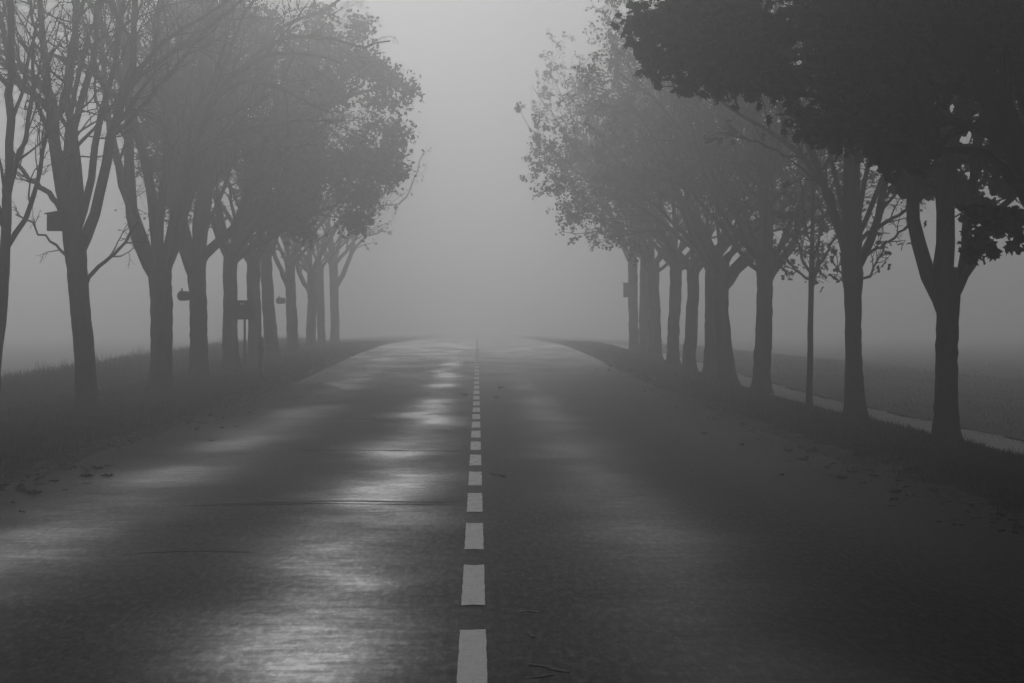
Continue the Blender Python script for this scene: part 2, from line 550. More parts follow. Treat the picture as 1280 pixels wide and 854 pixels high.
def tree(label, d, trunk, limbs=(), n_auto=6, Rc=4.7, zc=6.4, rz=5.4, Ht=11.5, fork=None, tw=1.0, leaf=None, singles=0, seed=1,
         auto_ang=(22, 50), auto_az=None, keep_leaf=None, group=TREE_GROUP, name='maple_tree', limb_scale=1.0, l2=1.35, lmax=2.6, droop=0.0, low=None, spread=.45):
    """trunk: rows (px, py, width px); limbs: rows (px, py, width px, extra distance)"""
    rng = np.random.RandomState(seed)
    base = P(trunk[0][0], trunk[0][1], d)
    base[2] = float(gz(base[0], d))
    t = empty(name, base)
    tag(t, label, 'tree', group)
    # trunk with a flared foot
    tr = [list(P(x, y, d)) + [w * d / FPX / 2] for x, y, w in trunk]
    tr[0][2] = base[2]
    foot = [list(np.array(tr[0][:3]) - [0, 0, .25]) + [tr[0][3] * 1.25]]
    K0 = 26
    tp = resample(np.array(foot + tr), K0)
    h = np.clip(tp[:, 2] - base[2], 0, 9)
    tp[:, 3] *= 1 + .38 * np.exp(-h / .14)
    tp[:, :2] += np.cumsum(rng.normal(0, .0035 if d < 90 else .0075, (K0, 2)), 0)
    tp[:, 3] *= 1 + rng.normal(0, .012, K0)
    V, F = tubes(tp[None, :, :3], tp[None, :, 3], 14, rng, .022)
    add('trunk', mesh_np('trunk', V, F), MAT['bark'], t, True)
    c = np.array([base[0], d, base[2] + zc]); e = np.array([Rc, Rc, rz])
    Lp, Lr = [], []
    KL = 14
    for lb in limbs:
        q = np.array([list(P(x, y, d + dd)) + [max(w * (d + dd) / FPX / 2, .012)] for x, y, w, dd in lb])
        ax = np.array([np.interp(q[0, 2], tp[:, 2], tp[:, j]) for j in range(4)])
        if np.hypot(q[0, 0] - ax[0], q[0, 1] - ax[1]) < 1.6 * ax[3] and q[0, 2] < tp[-1, 2] + .25:
            zz = min(q[0, 2], tp[-1, 2]) - 1.6 * q[0, 3] - .12
            root = [np.interp(zz, tp[:, 2], tp[:, j]) for j in range(2)] + [zz, min(q[0, 3] * .7, .6 * np.interp(zz, tp[:, 2], tp[:, 3]))]
            q = np.vstack([root, q])
        q = resample(q, KL)
        q[1:, :3] += rng.normal(0, .018, (KL - 1, 3))
        Lp.append(q[:, :3]); Lr.append(q[:, 3])
    if n_auto:
        fz = tp[-1, 2] if fork is None else fork
        st = []
        for i in range(n_auto):
            zz = base[2] + fz * rng.uniform(.82, 1.0) if fork else tp[-1, 2] - rng.uniform(0, .5)
            st.append([np.interp(zz, tp[:, 2], tp[:, j]) for j in range(2)] + [min(zz, tp[-1, 2])])
        st = np.array(st)
        az = (np.arange(n_auto) + rng.uniform(-.3, .3, n_auto)) / n_auto * 6.283 + rng.uniform(0, 6.28)
        if auto_az is not None:
            az = np.array([auto_az[i % len(auto_az)] for i in range(n_auto)]) + rng.normal(0, .3, n_auto)
        an = np.radians(rng.uniform(auto_ang[0], auto_ang[1], n_auto))
        if auto_az is None: an[0] *= .25
        dr = np.stack([np.cos(az) * np.sin(an), np.sin(az) * np.sin(an), np.cos(an)], -1)
        reach = np.minimum(Rc / np.maximum(np.sin(an), .2), (Ht - 2.5) / np.cos(an)) * rng.uniform(.75, 1.0, n_auto) * limb_scale
        tipq = (((st + dr * reach[:, None] - c) / e) ** 2).sum(1)
        reach = reach * np.clip(1.02 / np.sqrt(tipq), .55, 1)
        r0 = tp[-1, 3] * rng.uniform(.26, .50, n_auto)
        gp, gr = grow(st, dr, reach, r0, KL, .085, .02, .14, rng)
        Lp += list(gp); Lr += list(gr)
    for a_, b_ in zip(Lp, Lr):
        V, F = tubes(a_[None], b_[None], 8, rng, .02)
        add('limb', mesh_np('limb', V, F), MAT['bark'], t, True)
    Lp = np.array(Lp); Lr = np.array(Lr)
    # branches, twigs, fine twigs
    env = (c, e)
    p, dd, ln, rr = spawn(Lp, Lr, l2, 14, .22, 44, .46, lmax, .010, rng, env, .15, 5)
    Bp, Br = grow(p, dd, ln, np.minimum(rr, .05), 8, .13, .03 - droop, .22, rng)
    p, dd, ln, rr = spawn(np.array(Bp), Br, 3.6 * tw, 11, .15, 46, .48, 1.25, .0055, rng, env, .1, 3)
    Cp, Cr = grow(p, dd, ln, np.minimum(rr, .016), 6, .17, .02 - droop, .4, rng)
    p, dd, ln, rr = spawn(Cp, Cr, 6.0 * tw, 7, .15, 45, .5, .6, .0042, rng, env)
    Dp, Dr = grow(p, dd, ln, np.minimum(rr, .0065), 3, .16, .03 - droop, .6, rng)
    if callable(keep_leaf):
        k = keep_leaf(Bp[:, -1]) & keep_leaf(Bp[:, 4]); Bp, Br = Bp[k], Br[k]
        k = keep_leaf(Cp[:, -1]) & keep_leaf(Cp[:, 0]); Cp, Cr = Cp[k], Cr[k]
        k = keep_leaf(Dp[:, -1]) & keep_leaf(Dp[:, 0]); Dp, Dr = Dp[k], Dr[k]
    V1, F1 = tubes(Bp, Br, 5); V2, F2 = tubes(Cp, Cr, 4); V3, F3 = tubes(Dp, Dr, 3)
    V = np.vstack([V1, V2, V3]); F = np.vstack([F1, F2 + len(V1), F3 + len(V1) + len(V2)])
    add('crown', mesh_np('crown', V, F), MAT['twig'], t, True, kind='stuff')
    if leaf:
        n, size, tmpl = leaf
        allp = np.vstack([Dp[:, 1:].reshape(-1, 3), Cp[:, 2:].reshape(-1, 3)])
        if callable(keep_leaf):
            allp = allp[keep_leaf(allp)]
        wgt = np.where(allp[:, 2] < low[0], low[1], 1.0) if low else np.ones(len(allp))
        pos = allp[rng.choice(len(allp), n, p=wgt / wgt.sum())] + rng.normal(0, size * spread, (n, 3))
        if callable(keep_leaf):
            pos = pos[keep_leaf(pos)]
        n = len(pos)
        sz = size * rng.uniform(.6, 1.25, n)
        Fm = leaf_frames(n, rng)
        rest = np.ones(n, bool)
        if singles:
            x, y = proj(pos)
            vis = (x > 5) & (x < 1275) & (y > 5) & (y < 850)
            # the leaves on the crown's outline: lowest of each column, farthest left of each row
            pick = set()
            for key, val in ((x // 9, -y), (y // 9, x)):
                order = np.lexsort((val, key))
                last = None
                for i in order:
                    if not vis[i]: continue
                    if key[i] != last:
                        pick.add(i); last = key[i]
            pick = sorted(pick, key=lambda i: -y[i])[:singles]
            for i in pick:
                o = bpy.data.objects.new('leaf', leaf_mesh)
                COL.objects.link(o)
                m3 = Fm[i] * sz[i]
                m4 = Matrix([list(m3[0]) + [pos[i][0] - base[0]], list(m3[1]) + [pos[i][1] - base[1]], list(m3[2]) + [pos[i][2] - base[2]], [0, 0, 0, 1]])
                o.parent = t
                o.matrix_local = m4
                rest[i] = False
        add('foliage', leaves_mesh('foliage', pos[rest], Fm[rest], sz[rest], tmpl), MAT['leaf'], t, kind='stuff')
    return t


# ---------------------------------------------------------------- left row, near to far
tree('slim bare young maple cut off by the left edge of the picture', 66,
     [(-13, 519, 24), (-6, 450, 18), (2, 380, 15), (7, 300, 13), (9, 240, 12)],
     [[(9, 250, 12, 0), (12, 180, 11, 0), (15, 90, 10, .1), (14, 0, 8, .2), (10, -120, 5, .2)],
      [(8, 312, 8, 0), (30, 275, 7, .2), (45, 235, 6, .3), (58, 160, 5, .4), (66, 60, 4, .4)],
      [(8, 290, 7, 0), (-8, 250, 6, -.2), (-22, 180, 5, -.3), (-30, 80, 4, -.3)],
      [(10, 230, 7, 0), (28, 180, 6, -.3), (40, 120, 5, -.6), (44, 30, 4, -.8)]],
     n_auto=4, auto_ang=(10, 28), Rc=2.2, zc=5, rz=4, Ht=8, seed=11, limb_scale=.8)

tree('bare maple with nest box, the large left trunk nearest the camera', 81,
     [(110, 512, 29), (107, 470, 27), (104, 430, 26), (100, 370, 26), (97, 330, 27), (94, 298, 29)],
     [[(90, 305, 21, 0), (80, 250, 18, 0), (72, 204, 16, 0), (68, 143, 14, .1), (58, 85, 10, .2), (51, 27, 8, .3), (45, -80, 5, .4)],
      [(102, 305, 17, 0), (114, 285, 14, 0), (131, 221, 13, -.2), (146, 136, 12, -.4), (163, 92, 10, -.5), (167, 34, 8, -.6), (172, -80, 5, -.6)],
      [(70, 150, 10, 0), (50, 125, 9, -.3), (20, 102, 8, -.5), (8, 60, 7, -.7), (-10, -30, 4, -.9)],
      [(70, 150, 11, 0), (85, 112, 10, .3), (93, 68, 9, .4), (96, 0, 7, .6), (100, -90, 4, .7)],
      [(88, 270, 11, 0), (92, 190, 10, .4), (102, 119, 9, .6), (119, 68, 8, .7), (125, 0, 7, .9), (135, -90, 4, 1)],
      [(106, 355, 6, 0), (128, 330, 5, -.3), (151, 308, 4, -.5), (172, 278, 3, -.7)],
      [(140, 170, 8, -.3), (160, 150, 7, -.5), (190, 120, 6, -.6), (240, 60, 5, -.6), (290, 10, 4, -.7), (340, -30, 3, -.7)],
      [(158, 110, 8, -.5), (190, 70, 7, -.7), (240, 30, 5, -.9), (300, -10, 4, -1.1)],
      [(86, 320, 4, 0), (60, 300, 3, -.2), (36, 278, 2.5, -.3), (20, 270, 2, -.4)],
      [(78, 268, 8, 0), (58, 240, 7, .2), (38, 225, 6, .3), (15, 190, 4, .4)]],
     n_auto=4, auto_ang=(14, 40), auto_az=[1.57, -1.57, 2.4, -.8], seed=12, Rc=4.6, tw=1.5)

tree('bare forked maple with long drooping boughs, second large trunk on the left', 99,
     [(200, 490, 30), (200, 440, 28), (200, 380, 28), (198, 345, 30), (196, 325, 32)],
     [[(191, 338, 19, 0), (178, 315, 17, 0), (170, 290, 16, 0), (164, 255, 15, .1), (162, 200, 13, .2), (160, 110, 10, .3), (150, 10, 7, .4), (140, -60, 5, .4)],
      [(204, 335, 22, 0), (216, 310, 20, 0), (226, 275, 18, 0), (238, 231, 16, 0), (250, 183, 13, 0), (252, 102, 10, .2), (262, 20, 8, .3), (270, -60, 5, .3)],
      [(250, 190, 10, 0), (258, 153, 10, -.3), (272, 119, 9, -.6), (306, 85, 7, -1), (345, 68, 5, -1.3), (390, 68, 4, -1.5), (428, 78, 2.5, -1.6)],
      [(246, 195, 9, 0), (265, 177, 7, -.4), (299, 166, 6, -.8), (340, 156, 5, -1.1), (390, 152, 3.5, -1.3), (428, 152, 2.5, -1.5)],
      [(272, 119, 7, -.6), (300, 103, 6, -.8), (345, 108, 5, -.8), (385, 130, 3.5, -.8), (415, 142, 2.5, -.8)],
      [(300, 88, 6, -1), (340, 55, 5, -.8), (400, 45, 4, -.7), (450, 60, 3, -.6), (486, 50, 2, -.5)],
      [(299, 166, 4, -.8), (325, 165, 3.5, -1), (350, 182, 3, -1.2), (395, 182, 2.5, -1.4)],
      [(166, 270, 9, 0), (150, 220, 8, -.5), (135, 150, 7, -.9), (128, 60, 6, -1.2), (120, -30, 4, -1.3)]],
     n_auto=4, auto_ang=(14, 42), seed=13, auto_az=[1.57, -1.57, 2.2, 3.6, .9], Rc=5.0, droop=.015, tw=1.4)

tree('bare maple carrying a round grey nest box, third large trunk on the left', 113,
     [(250, 475, 24), (250, 430, 23), (249, 373, 22), (247, 335, 24), (246, 315, 24)],
     [[(242, 345, 14, 0), (232, 325, 13, -.2), (225, 290, 12, -.3), (215, 230, 10, -.3), (205, 120, 8, -.4), (200, 0, 5, -.5)],
      [(252, 325, 14, 0), (264, 310, 13, .1), (288, 293, 11, .1), (305, 262, 10, .1), (316, 235, 9, .1), (334, 177, 7, .1), (352, 110, 5, .2), (362, 40, 4, .2)],
      [(248, 330, 19, 0), (254, 270, 17, 0), (262, 200, 14, .2), (275, 110, 11, .3), (285, 10, 8, .4), (290, -60, 5, .4)],
      [(268, 160, 8, .2), (300, 100, 7, 0), (350, 40, 5, -.2), (410, 10, 4, -.3), (440, -10, 3, -.3)],
      [(316, 235, 6, .1), (345, 200, 5, -.2), (385, 165, 4, -.4), (425, 150, 3, -.5)]],
     n_auto=4, auto_ang=(16, 45), seed=14, Rc=5.0, tw=1.3)

LM = (LEAF_LO)
tree('maple still in dense leaf, its dark crown bulging over the left lane', 128,
     [(291, 465, 22), (290, 430, 20), (290, 370, 18), (290, 320, 18)],
     [[(291, 330, 12, 0), (318, 275, 10, -.3), (370, 220, 8, -.5), (440, 195, 5, -.7), (490, 200, 3, -.7)],
      [(290, 320, 12, 0), (325, 235, 10, .3), (380, 160, 8, .4), (435, 120, 5, .5), (480, 110, 3, .5)],
      [(290, 320, 11, 0), (315, 220, 9, -.8), (365, 110, 7, -1.2), (415, 60, 5, -1.4)]],
     n_auto=9, seed=16, Rc=4.75, zc=6.6, rz=3.9, Ht=10.8, auto_ang=(22, 66), tw=.8, leaf=(70000, .125, LEAF_LO), spread=1.2)

tree('straight maple trunk between the small sign and the white marker post', 140,
     [(319, 460, 18), (319, 400, 17), (318, 350, 17), (318, 320, 17)], (), n_auto=8, seed=15, Rc=4.6, auto_ang=(18, 55), tw=.8,
     leaf=(2500, .10, LEAF_LO))

tree('leaning maple trunk just beyond the white roadside marker post', 153,
     [(340, 448, 19), (337, 410, 17), (334, 360, 15), (332, 320, 15)], (), n_auto=8, seed=17, Rc=4.6, tw=.6, auto_ang=(18, 52),
     leaf=(2500, .10, LEAF_LO))
tree('maple with low left fork and small nest box, far along the left row', 170,
     [(366, 441, 15), (364, 400, 14), (361, 350, 13), (360, 320, 13)],
     [[(362, 362, 7, 0), (352, 340, 6, 0), (342, 310, 5, 0), (335, 260, 4, 0)]], n_auto=8, seed=18, Rc=4.5, tw=.5, leaf=(1500, .16, LEAF_LO))
tree('faint maple third from the far end of the left row', 190,
     [(389, 437, 13), (389, 400, 12), (389, 360, 12), (388, 335, 12)],
     [[(387, 365, 7, 0), (378, 350, 6, 0), (371, 325, 5, 0), (368, 280, 4, 0)]], n_auto=8, seed=19, Rc=4.4, tw=.4, leaf=(1200, .16, LEAF_LO))
tree('faint slim maple second from the far end of the left row', 203,
     [(402, 434, 10), (401, 400, 10), (400, 350, 9), (400, 330, 9)], (), n_auto=7, seed=20, Rc=4.0, tw=.4)
tree('farthest maple of the left row, pale with bare branches over the road', 220,
     [(418, 431, 12), (418, 390, 11), (417, 350, 11), (416, 330, 11)],
     [[(419, 360, 7, 0), (430, 340, 6, 0), (440, 312, 5, 0), (444, 282, 4, 0), (470, 200, 3, 0)],
      [(436, 322, 4, 0), (455, 298, 3, -.3), (481, 289, 2, -.5)],
      [(440, 305, 4, 0), (470, 260, 3, .3), (505, 250, 2, .4), (530, 190, 2, .4)]],
     n_auto=7, seed=21, Rc=4.6, tw=.45, leaf=(500, .16, LEAF_LO))

# ---------------------------------------------------------------- right row, near to far
def keep_big(p):
    """lower edge of the big canopy: it hangs lower towards the trunk, with an opening beside the next tree"""
    x, z = p[:, 0], p[:, 2]
    wob = .09 * np.sin(x * 8.3 + p[:, 1] * .6) + .06 * np.sin(x * 19 + p[:, 1] * .9 + z * 7) + .05 * np.sin(x * 47 + z * 31)
    lo = np.interp(x, [1.2, 1.5, 1.75, 2.2, 2.7, 3.2, 3.7, 3.95, 4.2, 4.6, 5.2, 9], [4.1, 3.75, 3.62, 3.45, 3.3, 3.1, 2.78, 2.65, 3.5, 3.75, 3.5, 2.8])
    clump = (x > 4.35) & (x < 5.9) & (z > 2.02 + .12 * np.abs(x - 4.9)) & (z < 2.5)
    h = np.sin(x * 127.1 + p[:, 1] * 311.7 + z * 74.7) * 43758.5
    h = (h - np.floor(h)) ** 3 * .45            # ragged, not trimmed
    return ((z > lo + wob + h) | clump) & (x > 1.42 + .12 * np.sin(z * 7) + h)


tree('dark leafy maple overhanging the top right corner, nearest on the right', 44,
     [(1356, 600, 62), (1354, 520, 54), (1350, 440, 50), (1346, 380, 52)],
     [[(1350, 400, 46, 0), (1320, 290, 42, -.1), (1280, 197, 40, -.2), (1238, 118, 36, -.3), (1199, 53, 32, -.4), (1157, -10, 28, -.5), (1100, -90, 22, -.6), (1000, -220, 14, -.8)],
      [(1215, 80, 20, -.3), (1150, 55, 16, -.6), (1080, 48, 13, -.8), (1000, 42, 10, -1), (900, 50, 7, -1.2), (825, 70, 4, -1.3)],
      [(1195, 50, 18, -.4), (1130, 5, 15, 0), (1040, -30, 12, .3), (940, -40, 9, .5), (850, -20, 5, .6)],
      [(1290, 220, 16, -.2), (1240, 170, 13, .4), (1170, 150, 10, .9), (1090, 160, 8, 1.3), (1020, 150, 5, 1.6)],
      [(1240, 125, 14, -.3), (1170, 110, 11, -.9), (1080, 130, 9, -1.4), (1000, 120, 6, -1.8), (930, 110, 4, -2)],
      [(1342, 330, 11, 0), (1310, 290, 8, -.4), (1280, 272, 6, -.6), (1240, 268, 5, -.8), (1205, 278, 3, -.9)],
      [(1350, 400, 36, 0), (1360, 250, 32, .3), (1375, 50, 26, .5), (1390, -250, 16, .6)],
      [(1352, 330, 22, .1), (1300, 180, 18, .8), (1260, 60, 14, 1.4), (1240, -120, 9, 2)],
      [(1330, 310, 16, 0), (1270, 230, 13, -1), (1220, 190, 10, -1.8), (1160, 190, 6, -2.4)],
      [(1190, 45, 14, -.4), (1110, 75, 11, .2), (1020, 90, 8, .6), (930, 85, 6, .9), (850, 75, 4, 1.0)],
      [(1170, 10, 14, -.4), (1090, 15, 11, -1.2), (1000, 15, 8, -1.7), (910, 20, 6, -2), (835, 10, 4, -2.1)],
      [(1225, 95, 13, -.3), (1150, 120, 10, .3), (1080, 130, 8, .6), (1010, 95, 6, .9), (950, 60, 4, 1.1)],
      [(1250, 140, 12, -.3), (1190, 170, 9, -.6), (1130, 200, 7, -.8), (1090, 205, 5, -.9)],
      [(1150, -15, 12, -.5), (1060, -5, 9, .2), (970, 25, 7, .4), (880, 60, 5, .5), (840, 95, 3, .5)]],
     n_auto=0, seed=31, Rc=6.0, zc=6.2, rz=5.0, Ht=11.5, tw=1.1, leaf=(25000, .118, LEAF_MID), spread=.7, singles=140, keep_leaf=keep_big, l2=2.6, lmax=1.3, auto_ang=(20, 60), low=(4.8, 1.8))


def keep_r0(p):
    x, z = p[:, 0], p[:, 2]
    return (z > 2.95 + .12 * np.sin(x * 5) + .1 * np.sin(x * 13 + p[:, 1] * 3)) & (x > 4.4)


tree('leafy maple with three upright limbs, nearest whole trunk on the right', 57,
     [(1183, 555, 33), (1182, 500, 30), (1182, 450, 29), (1182, 400, 29), (1182, 370, 33), (1182, 350, 34), (1181, 335, 26)],
     [[(1179, 392, 14, 0), (1171, 365, 20, 0), (1161, 341, 20, 0), (1150, 312, 18, 0), (1141, 284, 17, 0), (1138, 256, 17, 0), (1142, 225, 16, 0), (1138, 150, 13, .1), (1130, 60, 10, .2), (1120, -60, 6, .3)],
      [(1181, 350, 27, 0), (1181, 317, 24, 0), (1180, 250, 23, 0), (1178, 176, 20, .1), (1178, 100, 17, .2), (1182, 0, 13, .3), (1186, -120, 8, .3)],
      [(1184, 395, 12, 0), (1192, 368, 16, 0), (1203, 343, 15, 0), (1216, 318, 14, 0), (1229, 290, 12, -.1), (1250, 262, 9, -.2), (1276, 240, 6, -.2)],
      [(1200, 350, 13, 0), (1207, 320, 13, 0), (1206, 285, 13, .1), (1213, 246, 12, .2), (1223, 168, 10, .3), (1238, 80, 8, .4), (1250, -40, 5, .4)],
      [(1180, 215, 10, 0), (1198, 170, 9, -.4), (1212, 110, 7, -.6), (1220, 20, 5, -.7)],
      [(1140, 240, 8, 0), (1120, 200, 7, -.5), (1095, 150, 5, -.8), (1060, 90, 4, -1)],
      [(1179, 260, 13, 0), (1172, 200, 11, 1.0), (1160, 110, 8, 1.9), (1150, -40, 5, 2.5)],
      [(1180, 290, 13, 0), (1190, 220, 11, -.8), (1200, 100, 8, -1.6), (1215, -60, 5, -2.2)],
      [(1225, 180, 8, .3), (1245, 130, 7, .9), (1262, 50, 5, 1.3), (1270, -40, 4, 1.6)],
      [(1138, 140, 12, .1), (1085, -50, 10, .3), (960, -210, 8, .4), (800, -330, 5, .4)],  # from here on: limbs above the view, added to shade the near fog
      [(1178, 90, 14, .2), (1120, -140, 11, -.6), (1000, -340, 8, -1.0), (860, -470, 5, -1.2)],
      [(1180, 60, 12, .2), (1150, -150, 10, 1.6), (1050, -330, 7, 2.6), (930, -420, 5, 3.0)],
      [(1184, -20, 11, .3), (1220, -250, 8, .6), (1290, -430, 6, .8), (1340, -520, 4, .8)],
      [(1182, 20, 11, .3), (1160, -200, 9, -1.8), (1080, -360, 6, -2.8), (980, -440, 4, -3.2)]],
     n_auto=0, seed=32, Rc=6.0, zc=7.0, rz=5.2, Ht=10, tw=.9, leaf=(26000, .125, LEAF_MID), singles=70, keep_leaf=keep_r0, l2=1.7, lmax=1.8, fork=2.2, auto_ang=(12, 40), auto_az=[1.57, -1.57, .6, -.6])

tree('nearly bare maple with curved left limb beside the thin sapling', 70.6,
     [(1070, 528, 28), (1069, 480, 24), (1069, 430, 21), (1069, 375, 22), (1069, 345, 27), (1067, 315, 26)],
     [[(1067, 335, 25, 0), (1066, 275, 24, 0), (1065, 235, 21, 0), (1065, 197, 19, 0), (1063, 120, 15, .1), (1060, 20, 11, .2), (1056, -100, 7, .2)],
      [(1061, 325, 12, 0), (1052, 295, 11, 0), (1044, 262, 10, 0), (1030, 228, 9, -.1), (1006, 197, 7, -.2), (960, 165, 5.5, -.4), (915, 138, 4, -.6), (870, 100, 3, -.7)],
      [(1076, 330, 12, 0), (1086, 305, 11, 0), (1095, 281, 10, 0), (1104, 246, 9, .1), (1112, 200, 8, .2), (1120, 120, 6, .2), (1130, 0, 4, .3)],
      [(1080, 300, 6, 0), (1105, 280, 5, -.2), (1130, 262, 4, -.3), (1160, 246, 3, -.4)],
      [(1084, 318, 4, 0), (1110, 302, 3.5, .2), (1135, 285, 2.5, .3), (1145, 278, 2, .3)],
      [(1062, 350, 3, 0), (1050, 340, 2.5, 0), (1040, 325, 2, 0)],
      [(1076, 352, 3.5, 0), (1090, 340, 3, 0), (1098, 320, 2.5, 0), (1108, 300, 2, 0)],
      [(1006, 197, 4, -.2), (985, 195, 3.5, -.4), (950, 180, 3, -.6), (905, 165, 2, -.8)]],
     n_auto=6, seed=33, Rc=4.3, auto_ang=(14, 42), fork=2.8, leaf=(900, .12, LEAF_MID), auto_az=[1.57, -1.57, .5, 2.6])

tree('thin straight sapling with a small twiggy head, right verge', 82,
     [(1012, 510, 8), (1013, 450, 7.5), (1015, 380, 7), (1016, 340, 7), (1017, 310, 6), (1018, 250, 5), (1018, 190, 3.5)],
     [[(1016, 345, 4, 0), (1005, 325, 3.5, 0), (995, 295, 3, -.1), (990, 262, 2, -.1)],
      [(1016, 345, 4, 0), (1030, 322, 3.5, 0), (1042, 300, 3, .1), (1050, 270, 2, .1)],
      [(1016, 355, 3.5, 0), (1000, 342, 3, .1), (985, 325, 2.5, .2), (978, 305, 2, .2)],
      [(1017, 325, 3.5, 0), (1026, 295, 3, -.2), (1033, 262, 2.5, -.3), (1036, 235, 2, -.3)],
      [(1017, 310, 3.5, 0), (1008, 285, 3, .2), (1003, 250, 2.5, .3), (1002, 225, 2, .3)],
      [(1016, 350, 3, 0), (1020, 335, 3, -.3), (1024, 310, 2.5, -.5), (1026, 280, 2, -.6)]],
     n_auto=0, seed=34, Rc=.9, zc=3.2, rz=1.4, tw=1.0, leaf=(260, .10, LEAF_MID), l2=4, lmax=.5, name='maple_sapling')

LF = LEAF_LO
tree('thick maple trunk with one heavy right limb, left of the sapling', 99,
     [(953, 494, 25), (954, 470, 22), (956, 433, 22), (958, 390, 20), (958, 350, 21), (959, 325, 22)],
     [[(963, 345, 12, 0), (973, 330, 11, 0), (990, 308, 9, 0), (1000, 270, 8, 0), (1010, 210, 7, 0), (1015, 100, 5, .2)],
      [(959, 335, 17, 0), (958, 280, 15, 0), (950, 200, 13, .2), (940, 100, 10, .3), (930, 0, 7, .4)],
      [(955, 335, 10, 0), (935, 300, 9, -.3), (905, 240, 7, -.5), (860, 170, 5, -.7), (815, 120, 4, -.8), (775, 95, 2.5, -.8)]],
     n_auto=7, seed=35, Rc=4.3, leaf=(15000, .085, LF), auto_ang=(16, 50), zc=5.8, droop=.015, l2=1.8)
tree('maple trunk with an arching right limb, third right of the far box', 107,
     [(910, 480, 24), (909, 440, 20), (907, 390, 18), (907, 350, 19), (907, 325, 19)],
     [[(912, 350, 12, 0), (923, 336, 11, 0), (940, 322, 10, 0), (955, 300, 9, .1), (965, 250, 7, .2), (970, 150, 5, .3)]],
     n_auto=9, seed=36, Rc=4.3, leaf=(15000, .085, LF), auto_ang=(20, 60), zc=5.7, droop=.015, l2=1.8)
tree('straight maple trunk close behind the arching one, right row', 115,
     [(888, 471, 21), (888, 430, 19), (888, 370, 18), (888, 325, 18)], (), n_auto=9, seed=37, Rc=4.3, leaf=(15000, .085, LF), auto_ang=(22, 64), tw=.8, zc=5.6, droop=.02, l2=1.8)
tree('maple trunk seventh from the right edge, leaning slightly right', 126,
     [(861, 461, 17), (861, 420, 16), (862, 370, 15), (863, 325, 15)], (), n_auto=9, seed=38, Rc=4.3, leaf=(15000, .085, LF), auto_ang=(22, 66), tw=.8, zc=5.6, droop=.02, l2=1.8)
tree('maple trunk with a narrow bright gap on either side, right row', 136,
     [(841, 455, 17), (842, 420, 15), (844, 370, 15), (845, 325, 15)], (), n_auto=9, seed=39, Rc=4.2, leaf=(12000, .09, LF), auto_ang=(22, 66), tw=.7, zc=5.6, droop=.02, l2=1.7)
tree('hazy maple third from the far end of the right row', 151,
     [(819, 450, 17), (819, 410, 15), (818, 370, 14), (818, 325, 14)], (), n_auto=9, seed=40, Rc=4.3, leaf=(9000, .10, LF), auto_ang=(22, 66), tw=.6, zc=5.6, droop=.02, l2=1.6)
tree('hazy slim maple second from the far end of the right row', 161,
     [(806, 446, 14), (806, 400, 13), (806, 350, 12), (806, 325, 12)], (), n_auto=8, seed=41, Rc=4.4, leaf=(4500, .10, LF), auto_ang=(16, 55), tw=.5)
tree('farthest pale maple of the right row, with a box on its trunk', 173,
     [(792, 441, 13), (792, 400, 12), (792, 350, 12), (792, 325, 12)], (), n_auto=8, seed=42, Rc=4.3, leaf=(4500, .10, LF), auto_ang=(16, 55), tw=.5)

# ---------------------------------------------------------------- small built things


def box_mesh(name, lo, hi, bev=0.0, shear=None):
    import bmesh
    bm = bmesh.new()
    bmesh.ops.create_cube(bm, size=1)
    lo = Vector(lo); hi = Vector(hi)
    for v in bm.verts:
        v.co = Vector(((v.co.x + .5) * (hi.x - lo.x) + lo.x, (v.co.y + .5) * (hi.y - lo.y) + lo.y, (v.co.z + .5) * (hi.z - lo.z) + lo.z))
        if shear: v.co = Vector(shear(v.co))
    if bev:
        bmesh.ops.bevel(bm, geom=list(bm.edges), offset=bev, segments=2, affect='EDGES')
    me = bpy.data.meshes.new(name)
    bm.to_mesh(me); bm.free()
    return me


def child(name, me, mat, parent):
    o = bpy.data.objects.new(name, me)
    COL.objects.link(o)
    me.materials.append(mat)
    o.parent = parent
    return o


def lathe(name, prof, S=16, axis='x'):
    a = np.arange(S) * 2 * np.pi / S
    V = []
    for u, r in prof:
        for t_ in a:
            V.append((u, r * math.cos(t_), r * math.sin(t_)) if axis == 'x' else (r * math.cos(t_), r * math.sin(t_), u))
    n = len(prof)
    F = np.array([(i * S + j, i * S + (j + 1) % S, (i + 1) * S + (j + 1) % S, (i + 1) * S + j) for i in range(n - 1) for j in range(S)])
    me = mesh_np(name, np.array(V), F)
    me.polygons.foreach_set('use_smooth', np.ones(len(me.polygons), bool))
    return me


# wooden nest box on the first large left trunk: it faces the road
c = P(69, 277, 81)
nb = empty('nest_box', c)
nb.scale = (.86, .86, .86)
tag(nb, 'square wooden nest box on the nearest large left trunk', 'nest box', 'nest boxes on the trunks')
child('body', box_mesh('body', (-.15, -.13, -.19), (.15, .13, .14), .008, lambda v: (v.x, v.y, v.z + (.05 * (v.x + .15) / .3 if v.z > 0 else 0))), MAT['wood'], nb)
child('roof', box_mesh('roof', (-.20, -.16, .15), (.17, .16, .172), .004, lambda v: (v.x, v.y, v.z + .05 * (v.x + .15) / .3)), MAT['wood'], nb)
child('back_board', box_mesh('back_board', (.152, -.06, -.30), (.175, .06, .30), .003), MAT['wood'], nb)
child('entrance_ring', lathe('entrance_ring', [(-.151, .016), (-.158, .018), (-.158, .03), (-.151, .032)]), MAT['black'], nb)
child('hanger', lathe('hanger', [(.176, .012), (.30, .012)], 8), MAT['metal'], nb)


